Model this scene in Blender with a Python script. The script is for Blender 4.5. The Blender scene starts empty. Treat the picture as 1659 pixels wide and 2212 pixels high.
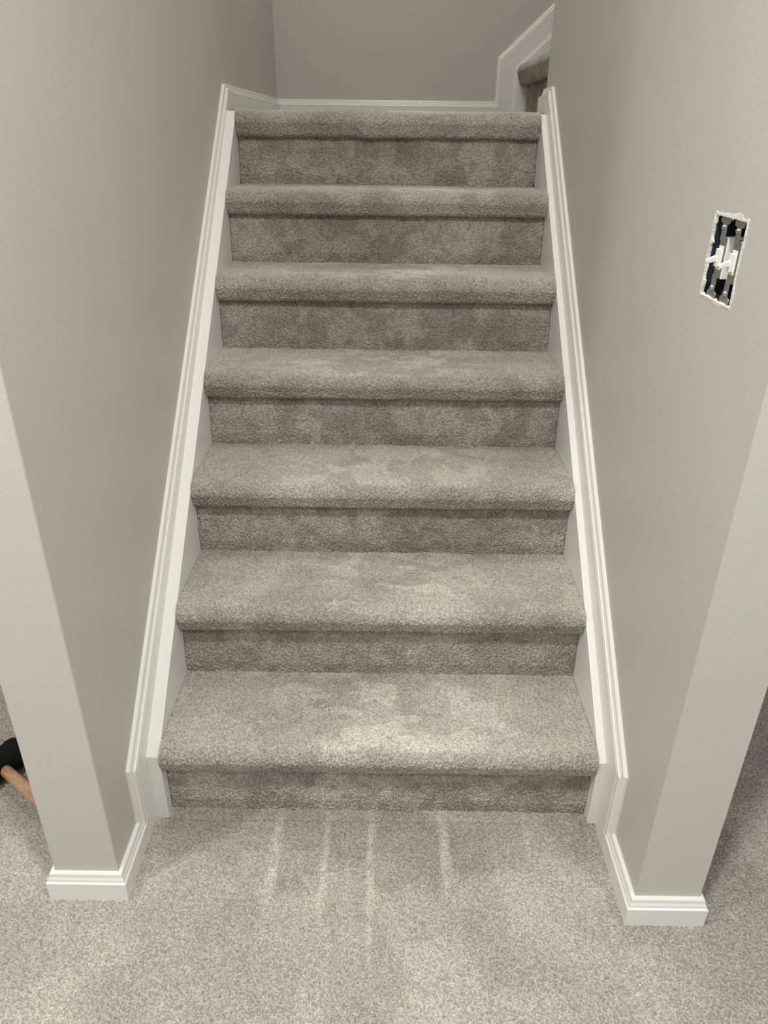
import bpy, bmesh, numpy as np
from math import *
from mathutils import Vector, Matrix
rng=np.random.default_rng(7)
sc=bpy.context.scene
H=.19;R=.218
XL,YL,XLo=-.478,-.199,-.597
XR,YR,XRo=.467,-.234,.5845
Yb=2.49;ZL=7*H;ZB=ZL+.072;HB=.065
yAl,zAl,yBl=-.093,.203,1.340
yAr,zAr,yBr=-.1035,.218,1.2935
yE=1.41; CEIL=2.44; TOP=3.2
# ---------------- camera
f=1588.1;yaw,pitch,roll=-.0025,-.4780,.0118
cy,sy=cos(yaw),sin(yaw);cp,sp=cos(pitch),sin(pitch)
F=Vector((sy*cp,cy*cp,sp));Rt=Vector((cy,-sy,0));U=Rt.cross(F)
c,s=cos(roll),sin(roll);Rt,U=Rt*c+U*s,U*c-Rt*s
cam=bpy.data.cameras.new('camera');co=bpy.data.objects.new('camera',cam);sc.collection.objects.link(co)
M=Matrix((Rt,U,-F)).transposed().to_4x4();M.translation=Vector((.0077,-1.0977,1.2859));co.matrix_world=M
cam.sensor_fit='VERTICAL';cam.sensor_height=36;cam.lens=36*f/2212;cam.clip_start=.02
sc.camera=co
sc.view_settings.view_transform='Standard'
# ---------------- materials
def mat(name,col,rough=.6,bump=0,bscale=200,var=0,metal=0,spec=.3,coat=0):
    m=bpy.data.materials.new(name);m.use_nodes=True;n=m.node_tree.nodes;l=m.node_tree.links
    b=n['Principled BSDF'];b.inputs['Base Color'].default_value=(*col,1);b.inputs['Roughness'].default_value=rough
    b.inputs['Metallic'].default_value=metal;b.inputs['Specular IOR Level'].default_value=spec
    tc=n.new('ShaderNodeTexCoord')
    if bump:
        t=n.new('ShaderNodeTexNoise');t.inputs['Scale'].default_value=bscale;t.inputs['Detail'].default_value=3
        l.new(tc.outputs['Object'],t.inputs['Vector'])
        bp=n.new('ShaderNodeBump');bp.inputs['Strength'].default_value=bump;bp.inputs['Distance'].default_value=.001
        l.new(t.outputs['Fac'],bp.inputs['Height']);l.new(bp.outputs['Normal'],b.inputs['Normal'])
    if var:
        t=n.new('ShaderNodeTexNoise');t.inputs['Scale'].default_value=2.5;t.inputs['Detail'].default_value=4
        l.new(tc.outputs['Object'],t.inputs['Vector'])
        r=n.new('ShaderNodeMapRange');r.inputs['From Min'].default_value=.3;r.inputs['From Max'].default_value=.7
        r.inputs['To Min'].default_value=1-var;r.inputs['To Max'].default_value=1+var
        l.new(t.outputs['Fac'],r.inputs['Value'])
        mx=n.new('ShaderNodeVectorMath');mx.operation='SCALE';mx.inputs[0].default_value=col
        l.new(r.outputs['Result'],mx.inputs['Scale']);l.new(mx.outputs['Vector'],b.inputs['Base Color'])
    return m
WALL=mat('greige_wall_paint',(.525,.515,.478),.45,.25,260,.025)
TRIM=mat('white_trim_paint',(.76,.758,.725),.3,.05,60,.015,spec=.5)
CEILM=mat('ceiling_paint',(.80,.80,.78),.8,.2,200)
PLAST=mat('raw_plaster',(.66,.66,.63),.9,.8,500)
BOXM=mat('dark_blue_plastic',(.018,.025,.042),.5,.1,300)
METAL=mat('galvanised_metal',(.42,.42,.40),.4,.2,300,metal=.85)
WHITE=mat('white_plastic',(.80,.80,.77),.3,.05,100)
RUB=mat('black_rubber',(.006,.006,.007),.8,.1,300,spec=.15)
def woodm():
    m=mat('handle_wood',(.55,.30,.16),.45);n=m.node_tree.nodes;l=m.node_tree.links
    w=n.new('ShaderNodeTexNoise');w.inputs['Scale'].default_value=30;w.inputs['Detail'].default_value=4
    mp=n.new('ShaderNodeMapping');mp.inputs['Scale'].default_value=(1,8,8);tc=n.new('ShaderNodeTexCoord')
    l.new(tc.outputs['Object'],mp.inputs[0]);l.new(mp.outputs[0],w.inputs['Vector'])
    cr=n.new('ShaderNodeValToRGB');cr.color_ramp.elements[0].color=(.36,.20,.12,1);cr.color_ramp.elements[1].color=(.56,.34,.21,1)
    cr.color_ramp.elements[0].position=.3;cr.color_ramp.elements[1].position=.7
    l.new(w.outputs['Fac'],cr.inputs[0]);l.new(cr.outputs[0],n['Principled BSDF'].inputs['Base Color']);return m
WOOD=woodm()
def carpetm():
    m=bpy.data.materials.new('cut_pile_carpet');m.use_nodes=True;n=m.node_tree.nodes;l=m.node_tree.links
    b=n['Principled BSDF'];b.inputs['Roughness'].default_value=.95;b.inputs['Specular IOR Level'].default_value=.1
    b.inputs['Sheen Weight'].default_value=.12;b.inputs['Sheen Roughness'].default_value=.5;b.inputs['Sheen Tint'].default_value=(.9,.89,.86,1)
    a=n.new('ShaderNodeAttribute');a.attribute_name='nap'
    t=n.new('ShaderNodeAttribute');t.attribute_name='tuft'
    cr=n.new('ShaderNodeValToRGB');e=cr.color_ramp.elements
    e[0].position=0;e[0].color=(.165,.147,.126,1);e[1].position=1;e[1].color=(.640,.598,.532,1)
    l.new(a.outputs['Fac'],cr.inputs[0])
    tc=n.new('ShaderNodeTexCoord')
    v=n.new('ShaderNodeTexNoise');v.inputs['Scale'].default_value=620;v.inputs['Detail'].default_value=1
    l.new(tc.outputs['Object'],v.inputs['Vector'])
    mr=n.new('ShaderNodeMapRange');mr.inputs['From Min'].default_value=.3;mr.inputs['From Max'].default_value=.7;mr.inputs['To Min'].default_value=.76;mr.inputs['To Max'].default_value=1.24
    l.new(v.outputs['Fac'],mr.inputs['Value'])
    m2=n.new('ShaderNodeMapRange');m2.inputs['To Min'].default_value=.58;m2.inputs['To Max'].default_value=1.42
    l.new(t.outputs['Fac'],m2.inputs['Value'])
    mu=n.new('ShaderNodeMath');mu.operation='MULTIPLY';l.new(mr.outputs[0],mu.inputs[0]);l.new(m2.outputs[0],mu.inputs[1])
    sc_=n.new('ShaderNodeVectorMath');sc_.operation='SCALE';l.new(cr.outputs[0],sc_.inputs[0]);l.new(mu.outputs[0],sc_.inputs['Scale'])
    l.new(sc_.outputs[0],b.inputs['Base Color'])
    return m
CARP=carpetm()
# ---------------- helpers
def link(o,parent=None,kind=None,label=None,cat=None):
    sc.collection.objects.link(o)
    if parent: o.parent=parent
    if kind:o['kind']=kind
    if label:o['label']=label
    if cat:o['category']=cat
    return o
def meshobj(name,verts,faces,m,smooth=False,**k):
    me=bpy.data.meshes.new(name);me.from_pydata([tuple(v) for v in verts],[],[tuple(x) for x in faces])
    me.materials.append(m);bm=bmesh.new();bm.from_mesh(me);bmesh.ops.recalc_face_normals(bm,faces=bm.faces);bm.to_mesh(me);bm.free()
    if smooth: me.polygons.foreach_set('use_smooth',[True]*len(me.polygons))
    return link(bpy.data.objects.new(name,me),**k)
def box(name,a,b,m,bev=0,**k):
    (x0,y0,z0),(x1,y1,z1)=a,b
    v=[(x,y,z) for x in(x0,x1) for y in(y0,y1) for z in(z0,z1)]
    fc=[(0,1,3,2),(4,6,7,5),(0,4,5,1),(2,3,7,6),(0,2,6,4),(1,5,7,3)]
    o=meshobj(name,v,fc,m,**k)
    if bev:
        md=o.modifiers.new('bevel','BEVEL');md.width=bev;md.segments=3;md.limit_method='ANGLE'
    return o
def hashn(ix,iy,iz,seed):
    n=(ix*374761393+iy*668265263+iz*2147483647+seed*974711)&0xffffffff
    n=((n^(n>>13))*1274126177)&0xffffffff
    n=((n^(n>>16))*2246822519)&0xffffffff
    return ((n^(n>>15))&0xffff)/65535.
def vnoise(P,scale,seed=0):
    Q=P*scale;I=np.floor(Q).astype(np.int64);Fr=Q-I;Fr=Fr*Fr*(3-2*Fr);r=0
    for dx in(0,1):
        for dy in(0,1):
            for dz in(0,1):
                w=(Fr[:,0] if dx else 1-Fr[:,0])*(Fr[:,1] if dy else 1-Fr[:,1])*(Fr[:,2] if dz else 1-Fr[:,2])
                r=r+w*hashn(I[:,0]+dx,I[:,1]+dy,I[:,2]+dz,seed)
    return r
def sst(x,a,b):
    t=np.clip((x-a)/(b-a),0,1);return t*t*(3-2*t)
def napf(P,kind,seed):
    W=P+.03*np.stack([vnoise(P,14,seed+5),vnoise(P,14,seed+6),vnoise(P,14,seed+7)],1)
    big=vnoise(W,6,seed)*.6+vnoise(W,13,seed+1)*.4
    mid=vnoise(W,26,seed+2)*.6+vnoise(W,55,seed+3)*.4
    n=.44+.12*(sst(big,.38,.62)-.5)+.12*(mid-.5)
    return n,big,mid
def carpet_grid(name,U_,V_,pos,nrm,nap,m,amp,**k):
    nu,nv=U_,V_
    tuft=rng.random(nu*nv)
    jit=(rng.random((nu*nv,3))-.5)*.0013*(amp>0).reshape(-1,1)
    P=pos+nrm*((tuft-.5)*amp)[:,None]+jit
    idx=np.arange(nu*nv).reshape(nu,nv)
    q=np.stack([idx[:-1,:-1],idx[1:,:-1],idx[1:,1:],idx[:-1,1:]],-1).reshape(-1,4)
    me=bpy.data.meshes.new(name);me.vertices.add(len(P));me.vertices.foreach_set('co',P.astype(np.float32).ravel())
    me.loops.add(q.size);me.loops.foreach_set('vertex_index',q.ravel().astype(np.int32))
    me.polygons.add(len(q));me.polygons.foreach_set('loop_start',np.arange(0,q.size,4,dtype=np.int32))
    me.update(calc_edges=True);me.validate()
    for nm,val in(('nap',nap),('tuft',tuft)):
        a=me.attributes.new(nm,'FLOAT','POINT');a.data.foreach_set('value',np.clip(val,0,1).astype(np.float32))
    me.polygons.foreach_set('use_smooth',[True]*len(me.polygons))
    me.materials.append(m)
    return link(bpy.data.objects.new(name,me),**k)
def resample(pts,step):
    pts=np.array(pts,float);d=np.r_[0,np.cumsum(np.linalg.norm(np.diff(pts,axis=0),axis=1))]
    n=int(d[-1]/step)+1;t=np.linspace(0,d[-1],n)
    return np.stack([np.interp(t,d,pts[:,0]),np.interp(t,d,pts[:,1])],1)
def arc(cx,cz,r,a0,a1,n=8):
    return [(cx+r*cos(radians(a0+(a1-a0)*i/n)),cz+r*sin(radians(a0+(a1-a0)*i/n))) for i in range(n+1)]
ST=.0019
def sweep_carpet(name,prof,x0,x1,seed,kind,xf=None,amp=.0038,wob=.0016,**k):
    pr=resample(prof,ST);nx=int((x1-x0)/ST)+1;xs=np.linspace(x0,x1,nx)
    tg=np.gradient(pr,axis=0);tg/=np.linalg.norm(tg,axis=1)[:,None];nn=np.stack([-tg[:,1],tg[:,0]],1)
    X=np.repeat(xs,len(pr));Y=np.tile(pr[:,0],nx);Z=np.tile(pr[:,1],nx)
    pos=np.stack([X,Y,Z],1);nrm=np.stack([0*X,np.tile(nn[:,0],nx),np.tile(nn[:,1],nx)],1)
    wb=(vnoise(pos,18,seed+9)-.5)*2*wob;pos=pos+nrm*wb[:,None]
    nap,big,mid=napf(pos,kind,seed)
    if kind=='riser':
        Pw=pos+.02*np.stack([vnoise(pos,35,seed+51),0*X,vnoise(pos,35,seed+52)],1)
        m3=vnoise(Pw,17,seed+31)*.4+vnoise(Pw,38,seed+32)*.35+vnoise(Pw,75,seed+33)*.25
        nap=nap+.20*(sst(m3,.36,.64)-.5)-.08  # blotches are brushed pile; the overall drop is riser shade put into colour
    else:
        w=.15+.85*np.exp(-((X-.02)/.25)**2)
        Pw=pos+.03*np.stack([vnoise(pos,30,seed+51),vnoise(pos,30,seed+52),0*X],1)
        pn=vnoise(Pw*np.array([1,1.6,0])+seed,11,seed+21)*.5+vnoise(Pw*np.array([1,1.5,0])+seed,26,seed+22)*.32+vnoise(Pw*np.array([1,1.5,0])+seed,60,seed+23)*.18
        patch=sst(pn,.48,.57)
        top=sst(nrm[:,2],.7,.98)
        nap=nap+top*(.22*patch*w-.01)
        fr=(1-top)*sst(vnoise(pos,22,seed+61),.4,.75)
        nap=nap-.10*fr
    if xf is not None: pos,nrm=xf(pos,nrm)
    return carpet_grid(name,nx,len(pr),pos,nrm,nap,CARP,np.full(len(pos),amp),**k)
# ---------------- floor
def axis(lo,a,b,hi,st):
    mid=np.linspace(a,b,int((b-a)/st)+1)
    pre=a-np.cumsum(np.geomspace(st*2,.4,14));pre=pre[pre>lo][::-1];pos=b+np.cumsum(np.geomspace(st*2,.4,14));pos=pos[pos<hi]
    return np.r_[lo,pre,mid,pos,hi]
xs=axis(-2.6,-1.15,1.15,2.6,ST);ys=axis(-3.0,-.48,.42,3.6,ST)
X=np.repeat(xs,len(ys));Y=np.tile(ys,len(xs));pos=np.stack([X,Y,0*X],1)
dense=((X>-1.15)&(X<1.15)&(Y>-.48)&(Y<.42)).astype(float)
nap,big,mid=napf(pos,'floor',40)
tracks=0*X
for x0,wd,a_,ye in ((-.205,.010,1.,-.26),(-.105,.005,.7,-.24),(-.012,.006,1.,-.34),(.135,.009,.9,-.19),(.06,.004,.4,-.24),(.235,.005,.4,-.17),(-.06,.004,.4,-.26)):
    cx_=x0+.005*(vnoise(pos*np.array([0,1,0]),14,int(1000*abs(x0)))-.5)
    tracks+=a_*np.exp(-((X-cx_)/wd)**2)*sst(Y,ye-.06,ye+.08)*(1-sst(Y,-.05,-.02))
tn=vnoise(pos,45,71)*.5+vnoise(pos,18,72)*.5
lane=0*X
Xw=X+.004*(vnoise(pos,30,77)-.5)
for a_,b_,e_,g_ in((-.43,-.215,-.10,.5),(-.195,-.112,-.19,.9),(-.098,-.02,-.25,.8),(-.004,.125,-.18,1.),(.146,.30,-.14,1.),(.31,.43,-.09,.6)):
    lane+=g_*sst(Xw,a_-.004,a_+.004)*(1-sst(Xw,b_-.004,b_+.004))*sst(Y,e_-.02,e_+.012)
smear=sst(vnoise(pos*np.array([1,.45,1]),11,91)*.6+vnoise(pos*np.array([1,.4,1]),27,92)*.4,.50,.62)*np.exp(-((X+.05)/.35)**2)
seam=np.exp(-((Y+.026+.004*(vnoise(pos*np.array([1,0,0]),14,5)-.5))/.003)**2)*(np.abs(X)<.44)
nap=nap-.01+.20*tracks*sst(tn,.1,.5)-.12*lane+.08*smear*(Y<-.1)+.05*(1-sst(Y,-.5,-.22))-.05*seam
nrm=np.zeros_like(pos);nrm[:,2]=1
pos[:,2]=(vnoise(pos,16,3)-.5)*.003*dense-.0015*seam
fl=carpet_grid('floor',len(xs),len(ys),pos,nrm,nap,CARP,dense*.0038,kind='structure',label='greige cut-pile carpet floor at the foot of the stairs')
# ---------------- staircase
stair=link(bpy.data.objects.new('staircase',None),label='carpeted staircase in greige cut-pile between white skirt boards',cat='staircase')
WR,WN=.4368,.4374
def tread_prof(y0,z1,depth,t=.062,o=.022):
    r=.032
    p=[(y0+.004,z1-t+.006),(y0-o*.6+.010,z1-t)]
    p+=arc(y0-o*.75+.014,z1-t+.014,.014,270,195,7)
    p+=arc(y0-o+r,z1-r+.003,r,180,90,10)
    p+=[(y0+.06,z1+.002),(y0+depth,z1)]
    return p
for k in range(7):
    stp=link(bpy.data.objects.new('step',None),parent=stair)
    y0,z0=k*R,k*H;z1=z0+H
    top=.004 if k==6 else 0
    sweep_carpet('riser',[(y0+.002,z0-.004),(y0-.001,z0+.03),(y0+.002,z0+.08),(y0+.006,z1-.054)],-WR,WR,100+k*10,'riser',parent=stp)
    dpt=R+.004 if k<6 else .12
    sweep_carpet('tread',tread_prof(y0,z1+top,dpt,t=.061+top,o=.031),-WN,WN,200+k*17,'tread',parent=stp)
# landing
xsl=np.linspace(XL+.016,1.6,120);ysl=np.linspace(6*R+.11,Yb-.034,70)
X=np.repeat(xsl,len(ysl));Y=np.tile(ysl,len(xsl));pos=np.stack([X,Y,0*X+ZL+.003],1);nrm=np.zeros_like(pos);nrm[:,2]=1
carpet_grid('landing',len(xsl),len(ysl),pos,nrm,napf(pos,'f',9)[0],CARP,np.full(len(pos),.002),parent=stair)
def xfm(x0,zoff):
    def fn(p,n):
        q=p.copy();m_=n.copy()
        q[:,0]=x0+p[:,1];q[:,1]=p[:,0];q[:,2]=p[:,2]+zoff
        m_[:,0]=n[:,1];m_[:,1]=n[:,0];return q,m_
    return fn
XU=.578
for k in range(3):
    stp=link(bpy.data.objects.new('step',None),parent=stair)
    sweep_carpet('riser',[(.0,-.004),(-.001,.08),(0,H-.052)],yE+.02,Yb-.034,400+k*10,'riser',xf=xfm(XU+k*R,ZL+k*H),parent=stp)
    sweep_carpet('tread',tread_prof(0,H+.018,R+.004,t=.078,o=.046),yE+.018,Yb-.032,500+k*10,'tread',xf=xfm(XU+k*R,ZL+k*H),parent=stp)
# ---------------- walls
box('wall_left',(XLo,YL,-.01),(XL,Yb+.1,TOP),WALL,.003,kind='structure',label='greige painted stairwell wall')
wr=box('wall_right',(XR,YR,-.01),(XRo,yE,TOP),WALL,0,kind='structure',label='greige painted wall with an uncovered switch opening')
SY0,SY1,SZ0,SZ1=-.088,.017,1.078,1.188
cut=box('cut',(XR-.05,SY0,SZ0),(XR+.075,SY1,SZ1),WALL)
md=wr.modifiers.new('b','BOOLEAN');md.object=cut;md.operation='DIFFERENCE';md.solver='EXACT'
dg=bpy.context.evaluated_depsgraph_get();dg.update()
nm=bpy.data.meshes.new_from_object(wr.evaluated_get(dg));wr.modifiers.clear();wr.data=nm;bpy.data.objects.remove(cut)
box('wall_back',(XL-.0,Yb,-.01),(2.6,Yb+.1,TOP),WALL,kind='structure',label='greige painted back wall above the landing')
box('wall_landing',(XRo,yE-.12,-.01),(2.6,yE,TOP),WALL,kind='structure',label='greige partition wall beside the upper flight')
box('wall_east',(2.6,-3.1,-.01),(2.7,Yb+.1,TOP),WALL,kind='structure',label='greige side wall')
box('wall_west',(-2.7,-3.1,-.01),(-2.6,3.6,TOP),WALL,kind='structure',label='greige side wall')
box('wall_south',(-2.7,-3.1,-.01),(2.7,-3.0,TOP),WALL,kind='structure',label='greige wall opposite the stairs')
box('wall_north',(-2.7,3.6,-.01),(XLo,3.7,TOP),WALL,kind='structure',label='greige far wall')
box('ceiling',(-2.7,-3.1,CEIL),(2.7,YL-.05,CEIL+.1),CEILM,kind='structure',label='white ceiling')
box('ceiling.001',(-2.7,YL-.05,CEIL),(XLo,3.7,CEIL+.1),CEILM,kind='structure',label='white ceiling')
box('ceiling.002',(XRo,YL-.05,CEIL),(2.7,yE-.12,CEIL+.1),CEILM,kind='structure',label='white ceiling')
box('wall_header',(XL,YL-.15,CEIL+.1),(XR,YL-.05,TOP),WALL,kind='structure',label='greige header above the stair opening')
box('ceiling.003',(XLo,YL-.15,TOP),(2.7,Yb+.1,TOP+.1),CEILM,kind='structure',label='white stairwell ceiling')
# ---------------- trim sweeps
def prof(depth,T=.014):
    return [(0,0),(0,.006),(.002,.0075),(.009,.0085),(.013,.0105),(.016,.011),(.018,.0115),(.0195,T-.0004),(.021,T+.0005),(.0225,T),(depth,T),(depth,0)]
def trim(name,path,downs,outs,segs,depth=HB,**k):
    path=[Vector(p) for p in path];ns=len(path)-1;T=[(path[i+1]-path[i]).normalized() for i in range(ns)]
    V=[];Fc=[];pr=prof(depth);m=len(pr)
    def ring(i,pt,nrm):
        D=Vector(downs[i]);O=Vector(outs[i]);r=[]
        for d,e in pr:
            q=path[i]+D*d+O*e;t=(pt-q).dot(nrm)/T[i].dot(nrm);r.append(q+T[i]*t)
        return r
    for i in segs:
        n0=(T[i-1]+T[i]).normalized() if i>0 else T[i]
        n1=(T[i]+T[i+1]).normalized() if i<ns-1 else T[i]
        b=len(V);V+=ring(i,path[i],n0)+ring(i,path[i+1],n1)
        for j in range(m): Fc.append((b+j,b+(j+1)%m,b+m+(j+1)%m,b+m+j))
        if i==segs[0]: Fc.append(tuple(range(b,b+m)))
        if i==segs[-1]: Fc.append(tuple(range(b+m,b+2*m)))
    return meshobj(name,V,Fc,TRIM,kind='structure',**k)
dn=(0,0,-1)
def perp(a,b,x):
    t=(Vector(b)-Vector(a)).normalized();d=Vector((0,t.z,-t.y));return d if d.z<0 or (abs(d.z)<1e-6 and d.y>0) else -d
PL=[(XLo,.8,HB),(XLo,YL,HB),(XL,YL,HB),(XL,yAl,HB),(XL,yAl,zAl),(XL,yBl,ZB),(XL,Yb,ZB),(.450,Yb,ZB),(.450,Yb,1.561),(1.45,Yb,1.561+.895*1.0)]
tu=Vector((1,0,.895)).normalized()
dl=[dn,dn,dn,(0,1,0),perp(PL[4],PL[5],0),dn,dn,(1,0,0),(tu.z,0,-tu.x)]
ol=[(-1,0,0),(0,-1,0),(1,0,0),(1,0,0),(1,0,0),(1,0,0),(0,-1,0),(0,-1,0),(0,-1,0)]
trim('baseboard_left',PL,dl,ol,[0,1,2,3,4,5],label='white profiled baseboard following the floor and stair slope')
trim('baseboard_back',PL,dl,ol,[6,7,8],label='white profiled baseboard along the landing')
PR=[(XRo,.8,HB),(XRo,YR,HB),(XR,YR,HB),(XR,yAr,HB),(XR,yAr,zAr),(XR,yBr,ZB),(XR,yE,ZB),(XRo+.5,yE,ZB)]
dr=[dn,dn,dn,(0,1,0),perp(PR[4],PR[5],0),dn,dn]
orr=[(1,0,0),(0,-1,0),(-1,0,0),(-1,0,0),(-1,0,0),(-1,0,0),(0,1,0)]
trim('baseboard_right',PR,dr,orr,[0,1,2,3,4,5,6],label='white profiled baseboard following the floor and stair slope')
def plate(name,poly,x0,x1,label,ax='x',bev=.0015):
    n=len(poly)
    if ax=='x': V=[(x0,a,b) for a,b in poly]+[(x1,a,b) for a,b in poly]
    else: V=[(a,x0,b) for a,b in poly]+[(a,x1,b) for a,b in poly]
    Fc=[tuple(range(n)),tuple(range(n,2*n))]+[(i,(i+1)%n,n+(i+1)%n,n+i) for i in range(n)]
    o=meshobj(name,V,Fc,TRIM,kind='structure',label=label)
    md=o.modifiers.new('bevel','BEVEL');md.width=bev;md.segments=2
    return o
def outer(ya,za,yb):
    e=.01
    return [(ya+e,0),(ya+e,za-e),(yb+e,ZB-e),(6*R+.15,ZB-.02),(6*R+.15,ZL-.1),(.1,0)]
plate('trim_1',outer(yAl,zAl,yBl),XL,XL+.0135,'flat white skirt board on the stairwell wall')
plate('trim_2',outer(yAr,zAr,yBr),XR-.0135,XR,'flat white skirt board on the stairwell wall')
z0s=.196
inner=[(-.026,0),(-.026,z0s-.026*.8716),(6*R-.003,z0s+(6*R-.003)*.8716),(6*R+.03,ZL+.0),(6*R+.03,ZL-.15),(.12,0)]
plate('trim_3',inner,XL+.013,-.438,'white inner stair skirt board beside the carpeted steps')
plate('trim_4',inner,.438,XR-.013,'white inner stair skirt board beside the carpeted steps')
plate('trim_5',[(.46,ZL),(.46,1.555),(1.45,1.555+.99*.895),(1.45,ZL)],Yb-.0135,Yb,'white skirt board beside the upper flight',ax='y')
plate('trim_6',[(.532,ZL),(.532,1.522),(1.45,1.522+.918*.895),(1.45,ZL)],Yb-.030,Yb-.013,'white inner skirt board beside the upper flight',ax='y')
# ---------------- light switch
sw=link(bpy.data.objects.new('light_switch',None),label='uncovered double toggle light switch in a ragged wall opening',cat='light switch')
cyy,czz=(SY0+SY1)/2,(SZ0+SZ1)/2
sw.location=(XR,cyy,czz)
hy,hz=.0515,.054
V=[];
for x,a,b in((.004,hy,hz),(.070,hy,hz),(.068,hy-.002,hz-.002),(.004,hy-.002,hz-.002)):
    V+=[(x,-a,-b),(x,a,-b),(x,a,b),(x,-a,b)]
Fc=[]
for i in range(4):
    j=(i+1)%4;Fc+=[(i,j,4+j,4+i),(8+i,8+j,12+j,12+i),(i,j,12+j,12+i)]
Fc+=[(4,5,6,7),(8,9,10,11)]
meshobj('electrical_box',V,Fc,BOXM,parent=sw,label='dark blue plastic wall box')
N=176;V=[];Fc=[]
def rectp(t,a,b):
    t=t%1*4;i=int(t);u=t-i
    return [(-a+2*a*u,-b),(a,-b+2*b*u),(a-2*a*u,b),(-a,b-2*b*u)][i]
rr=np.random.default_rng(3)
ctl=rr.random(N//8+1);ctl[-1]=ctl[0];lowf=np.interp(np.arange(N),np.arange(0,N+8,8)[:len(ctl)],ctl)
for i in range(N):
    t=i/N;a,b=rectp(t,.0525,.055)
    w=.001+.0085*lowf[i]**1.8+.0024*rr.random();di=.0015*rr.random()+.008*lowf[(i*2+20)%N]**2.2
    ain,bin_=rectp(t,.0525-di,.055-di);ao,bo=rectp(t,.0525+w,.055+w)
    V+=[(.003,ain,bin_),(-.0004-.0008*rr.random(),a*.985,b*.985),(-.0007*rr.random()-.0001,(a+ao)/2,(b+bo)/2),(.0003,ao,bo)]
for i in range(N):
    j=(i+1)%N
    for q in range(3): Fc.append((4*i+q,4*j+q,4*j+q+1,4*i+q+1))
meshobj('plaster_edge',V,Fc,PLAST,parent=sw,label='torn white drywall rim')
def sbox(bm,c_,d,bev=.0):
    r=bmesh.ops.create_cube(bm,size=1,matrix=Matrix.Translation(c_)@Matrix.Diagonal((*d,1)))
def bmobj(name,bm,m,bev=.0008,**k):
    me=bpy.data.meshes.new(name);bm.to_mesh(me);bm.free();me.materials.append(m)
    o=link(bpy.data.objects.new(name,me),**k)
    if bev:
        md=o.modifiers.new('bevel','BEVEL');md.width=bev;md.segments=2;md.limit_method='ANGLE'
    return o
for gi,gy in enumerate((.023,-.023)):
    dev=link(bpy.data.objects.new('switch_device',None),parent=sw);dev.location=(0.003,gy,0)
    bm=bmesh.new()
    sbox(bm,(.001,0,.037),(.0016,.014,.028));sbox(bm,(.001,0,-.037),(.0016,.014,.028))
    for zz in(.0500,-.05):
        sbox(bm,(.001,0,zz),(.0018,.012,.007))
        for yy in(-.010,.010):
            bmesh.ops.create_cone(bm,cap_ends=True,segments=16,radius1=.0052,radius2=.0052,depth=.0018,matrix=Matrix.Translation((.001,yy,zz))@Matrix.Rotation(radians(90),4,'Y'))
    sbox(bm,(.003,.0,.0),(.0016,.018,.054))
    bmobj('yoke',bm,METAL,.0004,parent=dev,label='galvanised metal mounting strap')
    bm=bmesh.new();sbox(bm,(.018,0,0),(.026,.020,.056));sbox(bm,(.0,0,0),(.006,.0105,.024));sbox(bm,(.003,0,0),(.003,.016,.032))
    bmobj('switch_body',bm,WHITE,.001,parent=dev,label='white plastic switch body')
    bm=bmesh.new()
    r=bmesh.ops.create_cube(bm,size=1,matrix=Matrix.Diagonal((.016,.0065,.0085,1)))
    for v in r['verts']:
        if v.co.x<0: v.co.y*=.8;v.co.z*=.7
    o=bmobj('toggle',bm,WHITE,.0012,parent=dev);o.location=(-.009,0,-.003);o.rotation_euler=(0,radians(-20),0)
    for zz in (.0405,-.0405):
        bm=bmesh.new();bmesh.ops.create_cone(bm,cap_ends=True,segments=20,radius1=.0036,radius2=.0028,depth=.003,matrix=Matrix.Rotation(radians(-90),4,'Y'))
        sbox(bm,(-.0012,0,0),(.0014,.0052,.0008))
        o=bmobj('screw',bm,METAL,0,parent=dev);o.location=(-.0012,0,zz)
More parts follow.
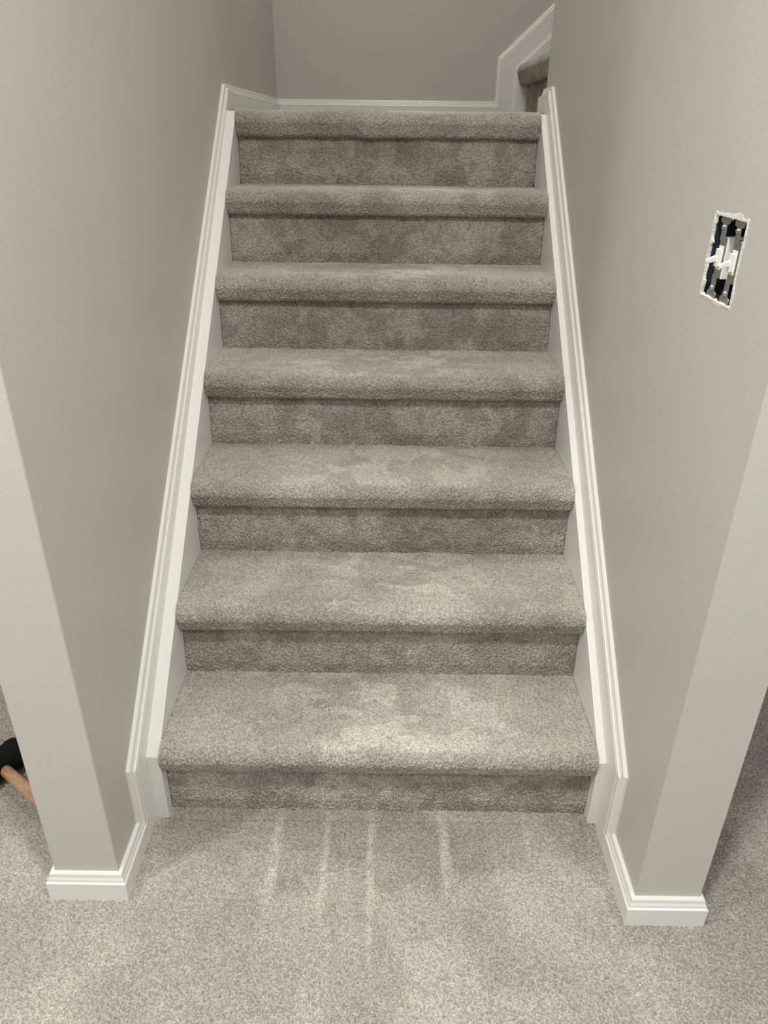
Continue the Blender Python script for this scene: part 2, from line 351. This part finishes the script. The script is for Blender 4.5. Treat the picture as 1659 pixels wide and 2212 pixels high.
# ---------------- mallet
ml=link(bpy.data.objects.new('rubber_mallet',None),label='black rubber mallet with wooden handle lying on carpet',cat='mallet')
ml.location=(-.840,.080,.037);ml.rotation_euler=(0,0,radians(-36))
def lathe(name,prof,axis_,m,parent):
    n=40;V=[];Fc=[]
    for a,r in prof:
        for i in range(n):
            c_,s_=cos(2*pi*i/n)*r,sin(2*pi*i/n)*r
            V.append((a,c_,s_) if axis_=='x' else (c_,a,s_))
    for j in range(len(prof)-1):
        for i in range(n): Fc.append((j*n+i,j*n+(i+1)%n,(j+1)*n+(i+1)%n,(j+1)*n+i))
    Fc+=[tuple(range(n)),tuple(range((len(prof)-1)*n,len(prof)*n))]
    return meshobj(name,V,Fc,m,smooth=True,parent=parent)
lathe('mallet_head',[(-.055,.028),(-.053,.0325),(-.048,.035),(-.033,.0355),(-.030,.033),(.030,.033),(.033,.0355),(.048,.035),(.053,.0325),(.055,.028)],'y',RUB,ml)
lathe('handle',[(.026,.0125),(.06,.0125),(.11,.0135),(.16,.0145),(.185,.0145),(.20,.014),(.21,.010),(.212,.006)],'x',WOOD,ml)
# ---------------- lights
def area(name,loc,size,power,col=(1,.968,.915)):
    L=bpy.data.lights.new(name,'AREA');L.shape='DISK';L.size=size;L.energy=power;L.color=col
    o=bpy.data.objects.new(name,L);o.location=loc;sc.collection.objects.link(o)
    return o
area('ceiling_lamp',(-1.35,-.90,CEIL-.02),.16,25)
area('ceiling_lamp.001',(.05,-.80,CEIL-.02),.16,26)
area('ceiling_lamp.002',(1.4,-1.7,CEIL-.02),.3,27,(.94,.975,1))
area('ceiling_lamp.003',(-1.5,1.3,CEIL-.02),.3,16)
area('ceiling_lamp.004',(-1.3,-2.4,CEIL-.02),.3,24,(.94,.975,1))
area('ceiling_lamp.005',(0,.5,TOP-.02),.5,9)
area('landing_fill_light',(.05,2.05,TOP-.02),.4,9,(1,.955,.89))  # unseen fill light, added so the landing and upper step get lit
w=bpy.data.worlds.new('world');sc.world=w;w.use_nodes=True;w.node_tree.nodes['Background'].inputs[0].default_value=(.9,.95,1,1);w.node_tree.nodes['Background'].inputs[1].default_value=.3
